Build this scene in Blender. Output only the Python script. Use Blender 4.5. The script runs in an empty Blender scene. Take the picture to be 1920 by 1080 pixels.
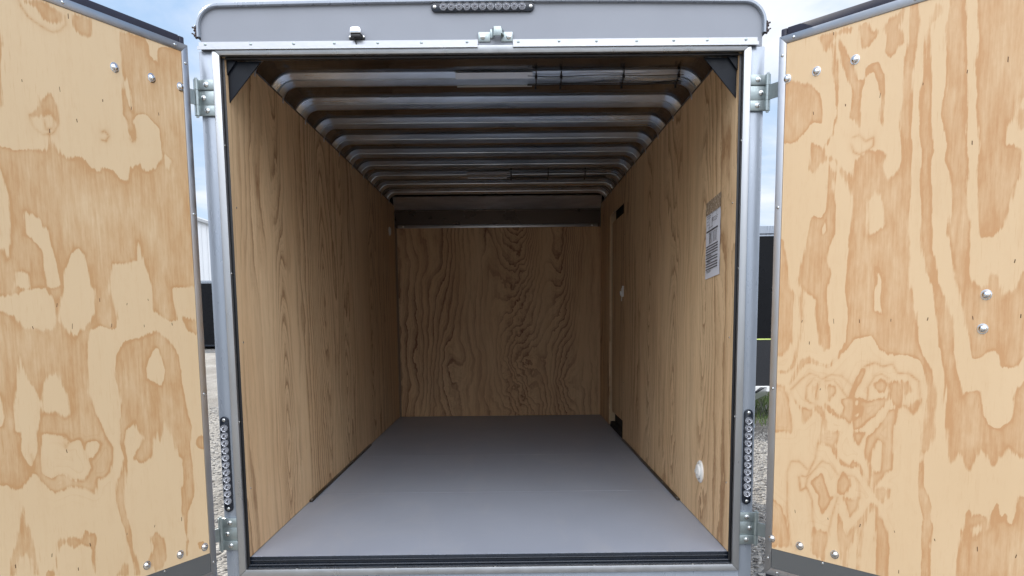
import bpy, bmesh, math, random
import numpy as np
from mathutils import Vector, Matrix
R = math.radians
random.seed(7)
scene = bpy.context.scene
col = scene.collection

# ------------------------------------------------------------------ camera
F, CY = 1415.6, 754.8
yaw, pit, rol = 0.0043, -0.1146, 0.0104
def rot(a, i):
    c, s = math.cos(a), math.sin(a)
    if i == 'z': return Matrix(((c, -s, 0), (s, c, 0), (0, 0, 1)))
    if i == 'x': return Matrix(((1, 0, 0), (0, c, s), (0, -s, c)))
    return Matrix(((c, 0, -s), (0, 1, 0), (s, 0, c)))
M = rot(rol, 'y') @ rot(pit, 'x') @ rot(yaw, 'z')          # world -> (right, forward, up)
cd = bpy.data.cameras.new('camera'); cam = bpy.data.objects.new('camera', cd); col.objects.link(cam)
cd.sensor_fit = 'HORIZONTAL'; cd.sensor_width = 36; cd.lens = 36 * F / 1920
cd.shift_y = (CY - 540) / 1920
cd.clip_start = 0.05; cd.clip_end = 3000
right, fwd, up = M[0], M[1], M[2]
cam.matrix_world = Matrix(((right[0], up[0], -fwd[0], 0.0766), (right[1], up[1], -fwd[1], -2.6593), (right[2], up[2], -fwd[2], 0.865), (0, 0, 0, 1)))
scene.camera = cam

# ------------------------------------------------------------------ node helper
class NT:
    def __init__(s, tree):
        s.t = tree; s.n = tree.nodes; s.l = tree.links
    def set(s, sock, v):
        if v is None: return
        if hasattr(v, 'links') or isinstance(v, bpy.types.NodeSocket): s.l.new(v, sock)
        else:
            if hasattr(sock.default_value, '__len__') and not hasattr(v, '__len__'): v = [v] * len(sock.default_value)
            if hasattr(v, '__len__') and len(sock.default_value) == 4 and len(v) == 3: v = (*v, 1)
            sock.default_value = v
    def m(s, op, a, b=None, c=None, clamp=False):
        n = s.n.new('ShaderNodeMath'); n.operation = op; n.use_clamp = clamp
        s.set(n.inputs[0], a); s.set(n.inputs[1], b); s.set(n.inputs[2], c)
        return n.outputs[0]
    def add(s, a, b): return s.m('ADD', a, b)
    def mul(s, a, b): return s.m('MULTIPLY', a, b)
    def sub(s, a, b): return s.m('SUBTRACT', a, b)
    def coord(s, kind='Object'):
        return s.n.new('ShaderNodeTexCoord').outputs[kind]
    def xyz(s, v):
        n = s.n.new('ShaderNodeSeparateXYZ'); s.l.new(v, n.inputs[0]); return n.outputs
    def comb(s, x, y, z):
        n = s.n.new('ShaderNodeCombineXYZ')
        for i, v in enumerate((x, y, z)): s.set(n.inputs[i], v)
        return n.outputs[0]
    def scale(s, v, sc):
        n = s.n.new('ShaderNodeVectorMath'); n.operation = 'MULTIPLY'; s.l.new(v, n.inputs[0]); n.inputs[1].default_value = sc
        return n.outputs[0]
    def noise(s, v, scale=1, detail=3, rough=.5, dist=0, what=0):
        n = s.n.new('ShaderNodeTexNoise'); s.l.new(v, n.inputs['Vector']); n.inputs['Scale'].default_value = scale
        n.inputs['Detail'].default_value = detail; n.inputs['Roughness'].default_value = rough; n.inputs['Distortion'].default_value = dist
        return n.outputs[what]
    def voro(s, v, scale, feat='F1', what=0, rnd=1):
        n = s.n.new('ShaderNodeTexVoronoi'); n.feature = feat; s.l.new(v, n.inputs['Vector']); n.inputs['Scale'].default_value = scale
        n.inputs['Randomness'].default_value = rnd
        return n.outputs[what]
    def range(s, v, a, b, c=0, d=1, smooth=False):
        n = s.n.new('ShaderNodeMapRange'); n.clamp = True
        if smooth: n.interpolation_type = 'SMOOTHSTEP'
        s.set(n.inputs[0], v)
        for i, x in enumerate((a, b, c, d)): n.inputs[i + 1].default_value = x
        return n.outputs[0]
    def mix(s, f, a, b, mode='MIX'):
        n = s.n.new('ShaderNodeMix'); n.data_type = 'RGBA'; n.blend_type = mode
        s.set(n.inputs[0], f); s.set(n.inputs[6], a); s.set(n.inputs[7], b)
        return n.outputs[2]
    def attr(s, name):
        n = s.n.new('ShaderNodeAttribute'); n.attribute_name = name; return n.outputs['Fac']
    def bump(s, h, strength=.3, dist=.01):
        n = s.n.new('ShaderNodeBump'); s.l.new(h, n.inputs['Height']); n.inputs['Strength'].default_value = strength; n.inputs['Distance'].default_value = dist
        return n.outputs[0]

# ------------------------------------------------------------------ world: sky with drifting cloud
SUN_EL, SUN_AZ = R(34), R(-36)          # azimuth measured from +y towards +x
w = bpy.data.worlds.new('World'); scene.world = w; w.use_nodes = True
nt = NT(w.node_tree); nt.n.clear()
sky = nt.n.new('ShaderNodeTexSky'); sky.sky_type = 'NISHITA'; sky.sun_disc = False
sky.sun_elevation = SUN_EL; sky.sun_rotation = SUN_AZ; sky.air_density = 1.0; sky.dust_density = .6; sky.ozone_density = 1.5
dirv = nt.coord('Generated'); d3 = nt.xyz(dirv)
zz = nt.add(nt.m('MAXIMUM', d3[2], 0.0), .16)
pv = nt.comb(nt.m('DIVIDE', d3[0], zz), nt.m('DIVIDE', d3[1], zz), 1.3)
n1 = nt.noise(pv, 1.15, 7, .56, .35)
n2 = nt.noise(pv, .42, 2, .5)
cl = nt.range(nt.add(n1, nt.mul(n2, .55)), .72, .96, smooth=True)
cl = nt.mul(cl, nt.range(d3[2], -.02, .05))
ccol = nt.mix(nt.noise(pv, 2.3, 4, .5), (3.5, 3.75, 4.3), (4.6, 4.7, 4.95))
# bright cloud added unseen behind the camera to light the doors and interior
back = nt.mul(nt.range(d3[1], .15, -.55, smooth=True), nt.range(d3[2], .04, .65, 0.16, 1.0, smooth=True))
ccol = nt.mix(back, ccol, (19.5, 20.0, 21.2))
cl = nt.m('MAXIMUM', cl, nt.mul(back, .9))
deep = nt.mix(nt.range(d3[2], 0, .42), (2.9, 3.5, 4.2), (1.65, 2.55, 3.9))
blue = nt.mix(1, sky.outputs[0], deep, 'DARKEN')
low = nt.mul(nt.range(d3[1], .1, -.3), nt.range(d3[2], .30, .06))  # low sky behind the camera dimmed so less light reaches deep inside
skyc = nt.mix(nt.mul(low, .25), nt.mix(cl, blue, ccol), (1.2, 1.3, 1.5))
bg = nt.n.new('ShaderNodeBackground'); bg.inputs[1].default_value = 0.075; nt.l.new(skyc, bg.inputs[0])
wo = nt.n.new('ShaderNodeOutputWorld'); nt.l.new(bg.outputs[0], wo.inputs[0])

# ------------------------------------------------------------------ sun
sl = bpy.data.lights.new('sun', 'SUN'); sl.energy = 2.2; sl.angle = R(.6); sl.color = (1, .95, .87)
so = bpy.data.objects.new('sun', sl); col.objects.link(so)
sd = Vector((math.sin(SUN_AZ) * math.cos(SUN_EL), math.cos(SUN_AZ) * math.cos(SUN_EL), math.sin(SUN_EL)))
so.rotation_euler = sd.to_track_quat('Z', 'Y').to_euler()
so.location = (0, 0, 20)
scene.view_settings.view_transform = 'Standard'; scene.view_settings.look = 'None'
scene.view_settings.gamma = 1; scene.view_settings.exposure = 1.70
scene.render.engine = 'CYCLES'
scene.cycles.max_bounces = 12; scene.cycles.diffuse_bounces = 8; scene.cycles.glossy_bounces = 6

# ------------------------------------------------------------------ materials
def newmat(name):
    m = bpy.data.materials.new(name); m.use_nodes = True
    t = NT(m.node_tree); p = t.n['Principled BSDF']
    return m, t, p
def simple(name, c, rough=.5, metal=0, var=.08, vs=20, bump=0, bs=60, coat=0, stretch=(1, 1, 1)):
    m, t, p = newmat(name)
    o = t.scale(t.coord(), stretch)
    n = t.noise(o, vs, 4, .6)
    dark = tuple(x * (1 - var) for x in c); light = tuple(min(1, x * (1 + var)) for x in c)
    t.set(p.inputs['Base Color'], t.mix(n, dark, light))
    p.inputs['Metallic'].default_value = metal
    t.set(p.inputs['Roughness'], t.range(t.noise(o, vs * 2.3, 3), .3, .7, max(.02, rough - .07), min(1, rough + .07)))
    if bump: t.set(p.inputs['Normal'], t.bump(t.noise(o, bs, 4), bump, .004))
    if coat: p.inputs['Coat Weight'].default_value = coat
    return m
M_ALU = simple('brushed_aluminium', (.47, .475, .49), .36, 1, .07, 9, .06, 90, stretch=(1, 1, 1))
M_FRAME = simple('extruded_aluminium', (.42, .43, .44), .33, .85, .16, 2.2, .05, 30, stretch=(5, 5, 1))
M_POST = simple('grey_painted_steel', (.30, .335, .385), .30, .4, .12, 2.5, .05, 12, stretch=(6, 6, 1))
M_HEAD = simple('grey_painted_header', (.245, .262, .298), .5, .1, .04, 3, .05, 260)
M_GALV = simple('galvanised_steel', (.34, .39, .39), .36, .8, .22, 60, .1, 90)
M_SKIRT = simple('grey_door_skirt', (.13, .135, .135), .5, .3, .10, 300)
M_SKIN = simple('grey_side_skin', (.34, .35, .38), .4, .3, .04, 2)
M_BLACK = simple('black_rubber', (.012, .012, .014), .42, 0, .3, 30)
M_SEAL = simple('door_seal', (.022, .021, .035), .5, 0, .3, 30)
M_BPLATE = simple('black_steel_plate', (.010, .014, .022), .28, .1, .3, 15)
M_VOID = simple('gap_shade', (.010, .008, .007), .8, 0, .3, 12)
M_CHROME = simple('chrome_bolt', (.80, .80, .80), .10, 1, .05, 40)
M_ZINC = simple('zinc_screw', (.62, .63, .62), .22, 1, .1, 80)
M_WHITE = simple('white_plastic', (.76, .76, .73), .35, 0, .03, 20)
M_PAPER = simple('paper_sheet', (.66, .68, .74), .45, 0, .05, 30, .15, 16)
M_INK = simple('printed_ink', (.05, .05, .06), .5, 0, .3, 300)
M_TAPE = simple('brown_tape', (.36, .28, .20), .25, 0, .12, 40)
M_LENS = simple('clear_lamp_lens', (.33, .34, .37), .12, .55, .18, 260, coat=.6)
M_LENSD = simple('lamp_reflector', (.10, .10, .12), .2, .5, .2, 100)
M_BTRIM = simple('black_metal_trailer_skin', (.004, .0045, .006), .3, 0, .2, 3); M_BTRIM.node_tree.nodes['Principled BSDF'].inputs['Specular IOR Level'].default_value = .18
M_GUSS = simple('black_gusset_steel', (.004, .006, .011), .38, .0, .3, 15); M_GUSS.node_tree.nodes['Principled BSDF'].inputs['Specular IOR Level'].default_value = .25
M_TYRE = simple('tyre_rubber', (.02, .02, .02), .8, 0, .2, 40)
M_TRACK = simple('dark_anodised_track', (.09, .075, .06), .35, .8, .2, 40)
M_SLOT = simple('plywood_void', (.12, .065, .03), .9, 0, .2, 80)
M_GREEN = simple('neon_webbing', (.30, .75, .05), .6, 0, .1, 90)

def metal_ceiling(name, c, r):
    m, t, p = newmat(name)
    o = t.coord()
    st = t.noise(t.scale(o, (1.3, 30, 10)), 1, 4, .6)
    bl = t.noise(t.scale(o, (2.0, 7, 7)), 1, 5, .6, .6)
    t.set(p.inputs['Base Color'], t.mix(t.range(bl, .35, .7), tuple(x * .62 for x in c), c))
    p.inputs['Metallic'].default_value = 1
    t.set(p.inputs['Roughness'], t.range(st, .3, .7, r - .05, r + .08))
    t.set(p.inputs['Normal'], t.bump(t.noise(t.scale(o, (2.2, 9, 6)), 1, 2, .5), .35, .012))
    return m
M_CSKIN = metal_ceiling('ceiling_skin_metal', (.27, .27, .285), .13)
M_RIB = metal_ceiling('roof_bow_metal', (.80, .87, .95), .30)

def wood_wall(name, ax, freq, wob, wz, c1, c2, off, cath=()):
    m, t, p = newmat(name)
    o = t.coord(); s = t.xyz(o); h = s[ax]; z = s[2]
    warp = t.mul(t.sub(t.noise(t.comb(t.add(h, off + 2), 5, t.mul(z, .9)), 3.5, 3, .55), .5), .07)
    hh = t.add(h, warp)
    big = t.noise(t.comb(t.add(hh, off), 0, t.mul(z, wz)), 2.1, 3, .55, .5)
    mid = t.noise(t.comb(t.add(h, off + 5), 3, t.mul(z, wz * 2.2)), 9, 3, .6)
    fine = t.noise(t.comb(h, 9, t.mul(z, .10)), 75, 3, .65)
    jag = t.noise(t.comb(h, 4, t.mul(z, .45)), 70, 3, .65)
    cth = 0; gsum = 0
    for (h0, wd, A, kz, zc) in cath:
        dx = t.m('DIVIDE', t.sub(hh, h0), wd)
        gs = t.m('POWER', 2.718, t.mul(t.mul(dx, dx), -1))
        gsum = t.m('MAXIMUM', gsum, t.mul(gs, 1.1))
        cth = t.add(cth, t.mul(gs, t.add(A, t.mul(t.m('ABSOLUTE', t.sub(t.add(z, t.mul(t.sub(mid, .5), .30)), zc)), -kz))))
    ring = t.add(t.add(t.add(cth, t.mul(hh, freq)), t.mul(big, wob)), t.add(t.mul(mid, wob * .10), t.mul(jag, .30)))
    saw = t.m('FRACT', ring)
    late = t.mul(t.m('POWER', saw, 3.2), t.range(saw, 1.0, .90, 0, 1, True))
    ring2 = t.m('FRACT', t.mul(ring, 3.3))
    late = t.add(late, t.mul(t.m('POWER', ring2, 3), .30))
    dense = t.range(t.noise(t.comb(t.add(h, off * 2), 2, t.mul(z, .25)), 2.6, 3, .6), .36, .64, .20, 1.15, True)
    streak = t.noise(t.comb(t.add(h, 3), 6, t.mul(z, .08)), 13, 4, .65)
    f = t.mul(late, t.m('MAXIMUM', dense, gsum))
    f = t.add(f, t.add(t.mul(t.sub(fine, .5), .55), t.mul(t.sub(streak, .45), .95)))
    c = t.mix(t.m('MINIMUM', t.m('MAXIMUM', f, 0), 1.2), c1, c2)
    blot = t.noise(t.comb(h, 7, t.mul(z, .5)), 2.2, 4, .6)
    c = t.mix(t.range(blot, .35, .7, 0, .55), c, (.86, .74, .62), 'MULTIPLY')
    vo = t.voro(t.comb(h, 1, t.mul(z, .16)), 26)
    pin = t.mul(t.range(vo, .035, .055, 1, 0), t.range(t.noise(t.comb(h, 5, z), 9, 1), .60, .64))
    c = t.mix(t.mul(pin, .7), c, (.10, .055, .025))
    # a few knots with grain closing round them
    t.set(p.inputs['Base Color'], c)
    p.inputs['Roughness'].default_value = .62
    t.set(p.inputs['Normal'], t.bump(t.add(fine, t.mul(late, .4)), .18, .002))
    return m
M_WL = wood_wall('plywood_side_left', 1, 11, 6, .20, (.69, .50, .302), (.27, .148, .066), 1.3, ((.55, .10, 7, 7, .35), (1.25, .16, 8, 6, .9), (1.75, .10, 5, 7, .5), (2.6, .2, 8, 6, .7)))
M_WR = wood_wall('plywood_side_right', 1, 9, 6, .22, (.74, .545, .328), (.34, .192, .088), 7.1, ((.42, .09, 5, 6, 1.05), (.95, .14, 7, 6, .45), (1.6, .12, 6, 6, .9)))
M_WB = wood_wall('plywood_bulkhead', 0, 17, 6, .40, (.64, .418, .228), (.18, .074, .030), 3.2, ((.17, .19, 4, 13, .50), (.55, .12, 3, 8, .30), (-.45, .12, 2, 4, .45)))
M_EDGE = simple('plywood_edge', (.55, .40, .24), .7, 0, .2, 60)

def wood_door(name, off, warm):
    m, t, p = newmat(name)
    o = t.coord(); s = t.xyz(o); x, z = s[0], s[2]
    sdf = t.attr('figure'); ln = t.attr('ringline')
    big = t.noise(t.comb(t.add(x, off), 0, t.mul(z, .8)), 14, 4, .6)
    stk = t.noise(t.comb(t.add(x, off), 2, t.mul(z, .07)), 110, 3, .65)
    blot = t.noise(t.comb(t.add(x, off + 3), 5, t.mul(z, .35)), 16, 5, .65)
    soft = t.noise(t.comb(t.add(x, off + 8), 5, z), 5, 2)
    jag = t.add(t.mul(t.sub(big, .5), .016), t.mul(t.sub(stk, .5), t.range(soft, .38, .6, .008, .040)))
    sj = t.add(sdf, jag)
    edge_w = t.range(soft, .40, .66, .0016, .014)
    tan = t.m('DIVIDE', t.add(sj, t.mul(edge_w, .3)), edge_w, clamp=True)
    rim = t.m('POWER', 2.718, t.mul(t.m('ABSOLUTE', t.sub(sj, .0022)), -300))
    inner = t.add(.56, t.add(t.mul(t.sub(blot, .5), 1.9), t.mul(t.sub(stk, .5), 1.0)))
    fade = t.range(sdf, .0, .10, .12, -.10)
    inten = t.add(inner, t.add(fade, t.mul(rim, t.range(blot,   .36, .60, .20, 1.0))))
    if warm:        # knotty zone near the hinge: softer fill, closer growth rings
        zone = t.mul(t.mul(t.range(x, .50, .36), t.range(z, .80, .68)), t.range(z, .10, .2, .35, 1))
    else:
        zone = t.mul(t.mul(t.range(x, .62, .5), t.range(x, .25, .35)), t.mul(t.range(z, .62, .5), t.range(z, .25, .35)))
    inten = t.mul(inten, t.sub(1, t.mul(zone, t.range(sdf, .002, .012, 0, .42))))
    inten = t.mul(tan, t.m('MAXIMUM', inten, .12))
    wob = t.add(sdf, t.mul(t.sub(big, .5), .016))
    echo = t.m('POWER', t.m('FRACT', t.mul(wob, 52)), 5)
    echo = t.mul(t.mul(echo, zone), t.range(t.m('ABSOLUTE', sdf), .015, .06, .24, 0))
    inten = t.add(inten, echo)
    rl = t.m('ABSOLUTE', t.add(ln, t.mul(t.sub(big, .5), .008)))
    ring = t.m('POWER', 2.718, t.mul(rl, -400))
    halo = t.mul(t.m('POWER', 2.718, t.mul(rl, -70)), .15)
    inten = t.add(inten, t.mul(t.add(t.mul(ring, t.range(blot, .35, .6, .45, 1.1)), halo), 1))
    fine = t.noise(t.comb(t.add(x, off), 9, t.mul(z, .10)), 420, 2, .6)
    faint = t.noise(t.comb(t.add(x, off), 6, t.mul(z, .12)), 30, 4, .6)
    inten = t.add(inten, t.add(t.mul(t.sub(fine, .5), .12), t.add(t.mul(t.sub(faint, .5), .42), t.mul(t.sub(stk, .5), .28))))
    pore = t.noise(t.comb(t.mul(t.add(x, off), 260), 3, t.mul(z, 16)), 1, 2, .5)
    patch = t.range(t.noise(t.comb(x, 8, t.mul(z, .6)), 7, 3, .6), .42, .62, .15, 1)
    inten = t.add(inten, t.mul(t.mul(t.range(pore, .60, .72), patch), .42))
    mot = t.noise(t.comb(t.add(x, off), 11, t.mul(z, .6)), 48, 3, .6)
    inten = t.add(inten, t.mul(t.sub(mot, .5), .30))
    inten = t.m('MAXIMUM', t.m('MINIMUM', inten, 1.35), 0)
    light = (.68, .51, .31) if not warm else (.73, .53, .315)
    dark = (.53, .31, .14) if not warm else (.58, .325, .15)
    c = t.mix(inten, light, dark)
    yel = t.noise(t.comb(x, 3, z), 2.4, 2)
    c = t.mix(t.range(yel, .35, .7, 0, .5), c, (.93, .90, .86), 'MULTIPLY')
    t.set(p.inputs['Base Color'], c)
    p.inputs['Roughness'].default_value = .60
    t.set(p.inputs['Normal'], t.bump(t.add(fine, t.mul(stk, .6)), .10, .0012))
    return m
M_DL = wood_door('rotary_plywood_left', 0, False)
M_DR = wood_door('rotary_plywood_right', 4.4, True)

def floor_mat():
    m, t, p = newmat('grey_floor_paint')
    o = t.coord()
    n = t.noise(o, 3, 4, .6); g = t.noise(t.scale(o, (18, 160, 1)), 1, 4, .6); sp = t.noise(o, 420, 2)
    f = t.add(t.mul(n, .5), t.add(t.mul(g, .3), t.mul(sp, .3)))
    c = t.mix(t.range(f, .3, .8), (.27, .30, .36), (.32, .35, .415))
    du = t.noise(t.scale(o, (3, 1.2, 1)), 1.4, 6, .65, 1.2)
    c = t.mix(t.mul(t.range(du, .5, .72), .22), c, (.42, .42, .42))
    scr = t.noise(t.scale(o, (2.5, 70, 1)), 1, 2, .5, .3)
    c = t.mix(t.mul(t.range(scr, .70, .74), .25), c, (.46, .46, .47))
    sc = t.voro(t.scale(o, (1, 1, 1)), 6, what=0)
    c = t.mix(t.range(sc, .012, .02, .6, 0), c, (.10, .10, .10))
    t.set(p.inputs['Base Color'], c)
    t.set(p.inputs['Roughness'], t.range(n, .3, .7, .36, .46))
    t.set(p.inputs['Normal'], t.bump(t.add(g, sp), .12, .0015))
    return m
M_FLOOR = floor_mat()

def gravel_mat():
    m, t, p = newmat('gravel_ground')
    o = t.coord()
    v = t.voro(o, 34, what=1); d = t.voro(o, 34); v2 = t.voro(o, 90, what=1)
    g = t.xyz(v)[0]; g2 = t.xyz(v2)[0]
    big = t.noise(o, .35, 5, .6)
    f = t.add(t.mul(g, .6), t.mul(g2, .4))
    c = t.mix(f, (.15, .14, .125), (.42, .40, .36))
    c = t.mix(t.range(big, .35, .7), c, (.22, .20, .17))
    pt = t.noise(t.scale(o, (1, .35, 1)), 1.6, 6, .7)
    c = t.mix(t.range(pt, .38, .62), t.mix(1, c, (.62, .60, .58), 'MULTIPLY'), c)
    t.set(p.inputs['Base Color'], c); p.inputs['Roughness'].default_value = .9
    t.set(p.inputs['Normal'], t.bump(t.add(t.mul(d, -12), t.mul(t.noise(o, 60, 4), .5)), .5, .012))
    return m
M_GRAVEL = gravel_mat()
def stone_mat():
    m, t, p = newmat('gravel_stone')
    n = t.n.new('ShaderNodeNewGeometry'); r = n.outputs['Random Per Island']
    t.set(p.inputs['Base Color'], t.mix(r, (.12, .11, .10), (.36, .34, .305))); p.inputs['Roughness'].default_value = .85
    return m
M_STONE = stone_mat()
def grass_mat():
    m, t, p = newmat('grass_blade')
    n = t.n.new('ShaderNodeNewGeometry'); r = n.outputs['Random Per Island']
    t.set(p.inputs['Base Color'], t.mix(r, (.05, .11, .02), (.14, .17, .05))); p.inputs['Roughness'].default_value = .6
    return m
M_GRASS = grass_mat()
M_BLD = simple('white_metal_siding', (.60, .62, .64), .4, .1, .05, .6)
M_ROOF = simple('grey_metal_roof', (.38, .39, .40), .4, .5, .08, 1)
def led_mat():
    m, t, p = newmat('clear_led_strip')
    p.inputs['Base Color'].default_value = (.75, .75, .72, 1); p.inputs['Roughness'].default_value = .3
    p.inputs['Transmission Weight'].default_value = .55; p.inputs['IOR'].default_value = 1.2
    t.set(p.inputs['Normal'], t.bump(t.noise(t.coord(), 200, 2), .05, .001))
    return m
M_LED = simple('frosted_led_strip', (.62, .62, .62), .35, .8, .03, 30)

# ------------------------------------------------------------------ mesh helpers
class MB:
    def __init__(s): s.bm = bmesh.new()
    def box(s, x0, x1, y0, y1, z0, z1, bev=0, mi=0, mat=None):
        b = bmesh.new()
        bmesh.ops.create_cube(b, size=1)
        for v in b.verts: v.co = Vector(((x0 + x1) / 2 + v.co.x * (x1 - x0), (y0 + y1) / 2 + v.co.y * (y1 - y0), (z0 + z1) / 2 + v.co.z * (z1 - z0)))
        if bev: bmesh.ops.bevel(b, geom=b.edges[:], offset=bev, segments=2, affect='EDGES', profile=.5)
        s._merge(b, mi, mat); return s
    def cyl(s, p0, p1, r0, r1=None, seg=20, mi=0, caps=True):
        p0, p1 = Vector(p0), Vector(p1); d = p1 - p0
        b = bmesh.new()
        bmesh.ops.create_cone(b, cap_ends=caps, segments=seg, radius1=r0, radius2=r0 if r1 is None else r1, depth=d.length)
        q = Matrix.Translation((p0 + p1) / 2) @ d.to_track_quat('Z', 'Y').to_matrix().to_4x4()
        s._merge(b, mi, q); return s
    def tube(s, pts, r, seg=8, mi=0):
        for a, c in zip(pts[:-1], pts[1:]): s.cyl(a, c, r, seg=seg, mi=mi)
        for a in pts[1:-1]: s.ball(a, (r, r, r), mi=mi, seg=seg)
        return s
    def ball(s, c, rad, seg=16, mi=0, rotm=None):
        b = bmesh.new(); bmesh.ops.create_uvsphere(b, u_segments=seg, v_segments=max(6, seg // 2), radius=1)
        q = Matrix.Translation(c) @ (rotm or Matrix.Identity(4)) @ Matrix.Diagonal((*rad, 1))
        s._merge(b, mi, q); return s
    def prism(s, poly, axis, a0, a1, mi=0, bev=0):
        """poly of 2D points extruded along axis ('x','y','z') from a0 to a1"""
        b = bmesh.new()
        def P(u, v, w): return {'x': (w, u, v), 'y': (u, w, v), 'z': (u, v, w)}[axis]
        va = [b.verts.new(P(u, v, a0)) for u, v in poly]; vb = [b.verts.new(P(u, v, a1)) for u, v in poly]
        b.faces.new(va); b.faces.new(vb[::-1]); n = len(poly)
        for i in range(n): b.faces.new((va[i], vb[i], vb[(i + 1) % n], va[(i + 1) % n]))
        bmesh.ops.recalc_face_normals(b, faces=b.faces[:])
        if bev: bmesh.ops.bevel(b, geom=b.edges[:], offset=bev, segments=2, affect='EDGES', profile=.5)
        s._merge(b, mi, None); return s
    def lathe(s, prof, org, axis, seg=28, mi=0, jag=0):
        """prof: (radius, height) along axis"""
        q = Matrix.Translation(org) @ Vector(axis).to_track_quat('Z', 'Y').to_matrix().to_4x4()
        b = bmesh.new(); rings = []
        for r, h in prof:
            rings.append([b.verts.new((r * math.cos(2 * math.pi * i / seg), r * math.sin(2 * math.pi * i / seg), h + (jag * (i % 2)))) for i in range(seg)])
        for A, B in zip(rings[:-1], rings[1:]):
            for i in range(seg): b.faces.new((A[i], A[(i + 1) % seg], B[(i + 1) % seg], B[i]))
        if prof[-1][0] > 1e-5: b.faces.new(rings[-1])
        bmesh.ops.remove_doubles(b, verts=b.verts[:], dist=1e-6)
        s._merge(b, mi, q); return s
    def _merge(s, b, mi, mat):
        if mat is not None: bmesh.ops.transform(b, matrix=mat, verts=b.verts[:])
        for f in b.faces: f.material_index = mi
        me = bpy.data.meshes.new('t'); b.to_mesh(me); b.free(); s.bm.from_mesh(me); bpy.data.meshes.remove(me)
    def build(s, name, mats, parent=None, smooth=False, loc=None):
        me = bpy.data.meshes.new(name); s.bm.to_mesh(me); s.bm.free()
        for m in (mats if isinstance(mats, (list, tuple)) else [mats]): me.materials.append(m)
        if smooth:
            for p in me.polygons: p.use_smooth = True
            me.set_sharp_from_angle(angle=R(38))
        o = bpy.data.objects.new(name, me); col.objects.link(o)
        if parent: o.parent = parent
        if loc is not None: o.location = loc
        return o
def empty(name, loc, label, cat, group=None, rz=0):
    o = bpy.data.objects.new(name, None); col.objects.link(o); o.location = loc; o.rotation_euler.z = rz
    o.empty_display_size = .3
    o['label'] = label; o['category'] = cat
    if group: o['group'] = group
    return o
def tag(o, label=None, cat=None, group=None, kind=None):
    if label: o['label'] = label
    if cat: o['category'] = cat
    if group: o['group'] = group
    if kind: o['kind'] = kind
    return o
def copy_tree(o, parent=None):
    c = o.copy(); col.objects.link(c); c.parent = parent
    for ch in list(o.children): copy_tree(ch, c)
    return c

# ================================================================== SETTING
GZ = -.5
g = MB(); b = g.bm
vs = [b.verts.new(p) for p in ((-900, -900, GZ), (900, -900, GZ), (900, 900, GZ), (-900, 900, GZ))]; b.faces.new(vs)
tag(g.build('ground', M_GRAVEL), kind='structure')

# ================================================================== THE CARGO TRAILER
T = empty('cargo_trailer', (0, 1.9, GZ), 'open grey enclosed cargo trailer lined with plywood, both rear doors swung wide', 'trailer')
# world coordinates are used for the parts, so cancel the empty's own offset
def P(o):
    o.parent = T; o.matrix_parent_inverse = Matrix.Translation((0, -1.9, -GZ)); return o
def sub(o, par):
    o.parent = par; return o
L = 3.85            # inner length
W2 = .87            # half inner width
XO = .953           # half outer width
# --- floor
f = MB()
for a, c in ((.024, .9985), (1.0015, 1.9985), (2.0015, L)): f.box(-W2, W2, a, c, -.02, 0)
f.box(-.95, .95, .04, L + .06, -.055, -.0205)
P(f.build('floor', M_FLOOR))
# --- plywood lining
f = MB(); f.box(-.8795, -W2, .0125, L, .002, 1.79); wl = P(f.build('side_wall_lining', M_WL))
f = MB()
DY0, DY1, DZ0, DZ1 = 2.56, 3.27, .03, 1.62
f.box(W2, .8795, .0125, DY0, .002, 1.79); f.box(W2, .88, DY1, L, .002, 1.79)
f.box(W2, .88, DY0, DY1, DZ1, 1.79)
wr = P(f.build('side_wall_lining', M_WR))
f = MB(); f.box(-W2, W2, L, L + .01, .002, 1.606); P(f.build('bulkhead_lining', M_WB))
f = MB()
f.box(-W2, -.853, L - .0105, L - .0005, .002, 1.606)  # dark strip down the left corner of the bulkhead
P(f.build('corner_strip', simple('dark_corner_strip', (.20, .13, .08), .7)))
# screws in the linings
def screw_obj(par, p, axis, r=.004, mat=None, name='screw'):
    s_ = MB(); s_.lathe([(r, 0), (r * .95, r * .35), (r * .5, r * .6), (0, r * .62)], p, axis, 10)
    return sub(s_.build(name, mat or M_ZINC, smooth=True), par)
for zz_ in (.25, .78, 1.25): 
    screw_obj(wl, (-W2, .05, zz_), (1, 0, 0)); screw_obj(wr, (W2, .05, zz_), (-1, 0, 0))
for yy, zz_ in ((3.34, .3), (3.34, .36), (3.3, .2), (2.52, 1.25), (2.52, 1.4), (2.52, .4), (2.52, .33)): screw_obj(wr, (W2, yy, zz_), (-1, 0, 0))
# --- side entry door seen from inside
f = MB(); f.box(.890, .900, DY0 + .004, DY1 - .012, .11, 1.565); sdoor = P(f.build('side_door', M_WR))
f = MB(); f.box(.8805, .93, DY1 + .0005, DY1 + .03, .001, 1.65, .001); f.box(.8805, .93, DY0 - .03, DY0 - .0005, .001, 1.65)
P(f.build('side_door_jamb', M_EDGE))
f = MB(); f.box(.918, .94, DY0, DY1, -.02, 1.66); f.box(.8805, .917, DY0, DY1, -.02, .028, .002); P(f.build('side_door_well', M_VOID))  # near-black boxes painted in for the unlit gaps around the side door
f = MB(); f.box(.8855, .8895, 2.75, 2.77, .96, 1.05, .0015); f.box(.876, .885, 2.755, 2.765, 1.0, 1.03, .001); sub(f.build('latch', M_WHITE), sdoor)
f = MB(); f.box(.862, .8695, 2.545, 2.575, .985, 1.06, .002); P(f.build('door_hook', M_WHITE))
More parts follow.
